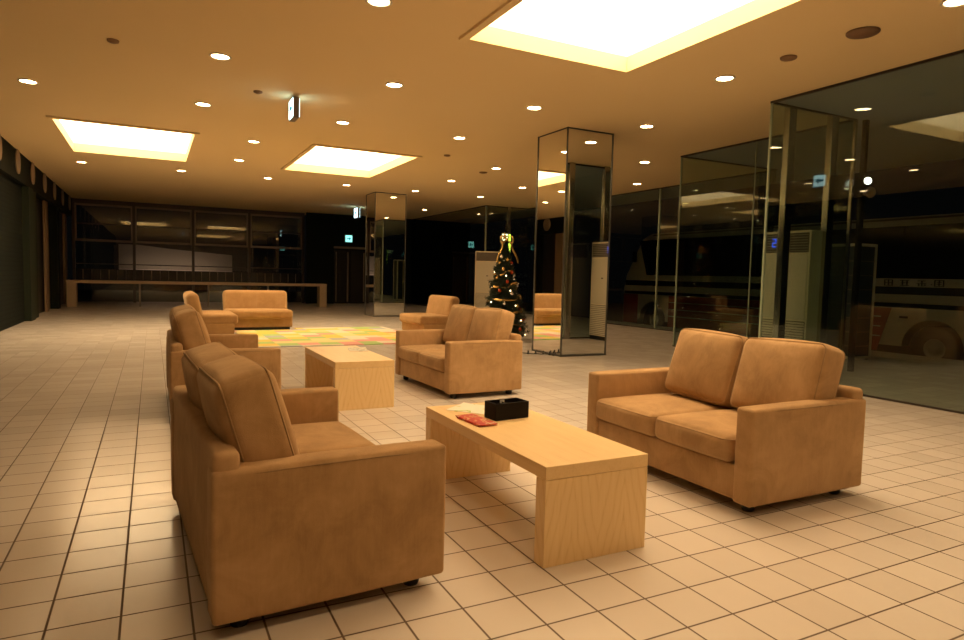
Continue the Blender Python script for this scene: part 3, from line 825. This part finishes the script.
def side(name, m_, pts, d=.05):
    k = len(pts); mb = MB()
    mb.poly([(-d, y, z) for y, z in pts] + [(0, y, z) for y, z in pts], [tuple(range(k)), tuple(reversed(range(k, 2 * k)))] + [(i, (i + 1) % k, k + (i + 1) % k, k + i) for i in range(k)])
    return mb.build(name, m_, bus)
def rect(a, b, c, d_): return [(a, zz(c)), (b, zz(c)), (b, zz(d_)), (a, zz(d_))]
side('side_window', 'bus_glass', [(y0 + 1, zz(6.35)), (75.6, zz(6.35)), (77.6, zz(12.1)), (y0 + 1, zz(12.1))])
side('stripe', 'bus_black', rect(y0, y1 - .4, 4.6, 5.45)); side('stripe', 'bus_black', rect(y0, y1 - .2, 3.15, 3.65))
side('roof_rail', 'frame_light', rect(y0, y1 - 7, 12.75, 12.95), .12)
rp = [(35.2, zz(3.1)), (70.2, zz(3.1)), (70.2, zz(-1.8)), (36.6, zz(-1.8))]
side('red_skirt', 'bus_red', rp)
side('red_skirt', 'bus_red', rect(77.6, y1 - .1, -1.8, 3.1))
for z in (.9, -.2, 2.0): side('pale_line', 'bus_white', rect(36.3, 70.1, z, z + .12), .07)
side('marker_lamp', 'bus_black', rect(33.4, 34.3, 2.0, 2.25), .08)
# operator name: four dark characters on the white band
gm = MB()
strokes = [[(0, 1, .9, 1), (0, 1, .45, .55), (0, .12, 0, 1), (.88, 1, 0, 1), (.44, .56, 0, 1), (0, 1, 0, .1)],
           [(0, 1, .85, .95), (.1, .9, .5, .6), (0, 1, .05, .15), (.2, .32, .1, .9), (.7, .82, .1, .9)],
           [(.1, .9, .8, .9), (.45, .6, 0, .9), (0, 1, .4, .5), (.15, .3, .0, .4), (.75, .95, .1, .3)],
           [(0, 1, .9, 1), (0, .1, 0, 1), (.9, 1, 0, 1), (.25, .75, .6, .7), (.25, .75, .3, .4), (0, 1, 0, .1), (.45, .55, .1, .9)]]
for k, ss in enumerate(strokes):
    oy = 36.2 - k * 1.75
    for a, b, c, d_ in ss: gm.box(-.07, 0, oy - b * .95, oy - a * .95, zz(5.55) + c * .68, zz(5.55) + d_ * .68)
gm.build('lettering', 'bus_black', bus)
for y in (42, 47.5, 53, 58.5, 31.2): MB().sphere((-.06, y, zz(5.75)), .09, 8).build('side_lamp', 'silver', bus)
for c in (W1, W2):
    for x in (.25, 10.2):
        w_ = MB().lathe([(1.1, .3), (2.3, .0), (2.5, .25), (2.5, 1.6), (2.3, 1.85), (1.4, 1.75)], (x, c, 2.5), 30, 'x').build('wheel', 'rubber', bus)
        MB().lathe([(.001, .35), (.5, .3), (.6, .55), (1.05, .5), (1.15, .3), (1.15, 1.7), (.001, 1.7)], (x, c, 2.5), 24, 'x').build('rim', 'grey_metal', w_)
mir = MB().box(-1.1, -.5, y1 - 3.6, y1 - 3.2, zz(8.5), zz(10.2)).tube([(0, y1 - 3.6, zz(11.4)), (-.8, y1 - 3.4, zz(10.9)), (-.8, y1 - 3.4, zz(10.2))], .08, 6).build('wing_mirror', 'bus_black', bus)

# a far street lamp beyond the bus front
sl_ = thing('street_lamp', 'small orange street lamp glowing far outside the glass', 'lamp', (118, 121, GZ))
MB().tube([(0, 0, 0), (0, 0, 12.6)], .16, 8).build('pole', 'grey_metal', sl_)
MB().sphere((0, 0, 12.9), .42, 10).build('globe', 'orange_lamp', sl_)
# unseen area light added to brighten the pale wall beyond the far windows
al = bpy.data.lights.new('wall_fill_light', 'AREA'); al.shape = 'RECTANGLE'; al.size = 3.0; al.size_y = .2; al.energy = 4.2; al.color = (1, .70, .50)
ao = bpy.data.objects.new('wall_fill_light', al); COL.objects.link(ao); ao.location = (4.3 * T, 137.5 * T, 4.6 * T); ao.rotation_euler = (R(102), 0, 0)

# ------------------------------------------------------------------ world and render look
w = bpy.data.worlds.new('night'); scene.world = w; w.use_nodes = True
w.node_tree.nodes['Background'].inputs[0].default_value = (.010, .010, .011, 1)
w.node_tree.nodes['Background'].inputs[1].default_value = .08
vs_ = scene.view_settings
vs_.view_transform = 'Standard'; vs_.look = 'None'; vs_.gamma = 1; vs_.use_curve_mapping = False; vs_.exposure = 0.88
cyc = scene.cycles
cyc.max_bounces = 10; cyc.diffuse_bounces = 5; cyc.glossy_bounces = 6; cyc.transparent_max_bounces = 32
cyc.caustics_reflective = False; cyc.caustics_refractive = False
cyc.sample_clamp_indirect = 6; cyc.use_denoising = True
bpy.context.view_layer.update()
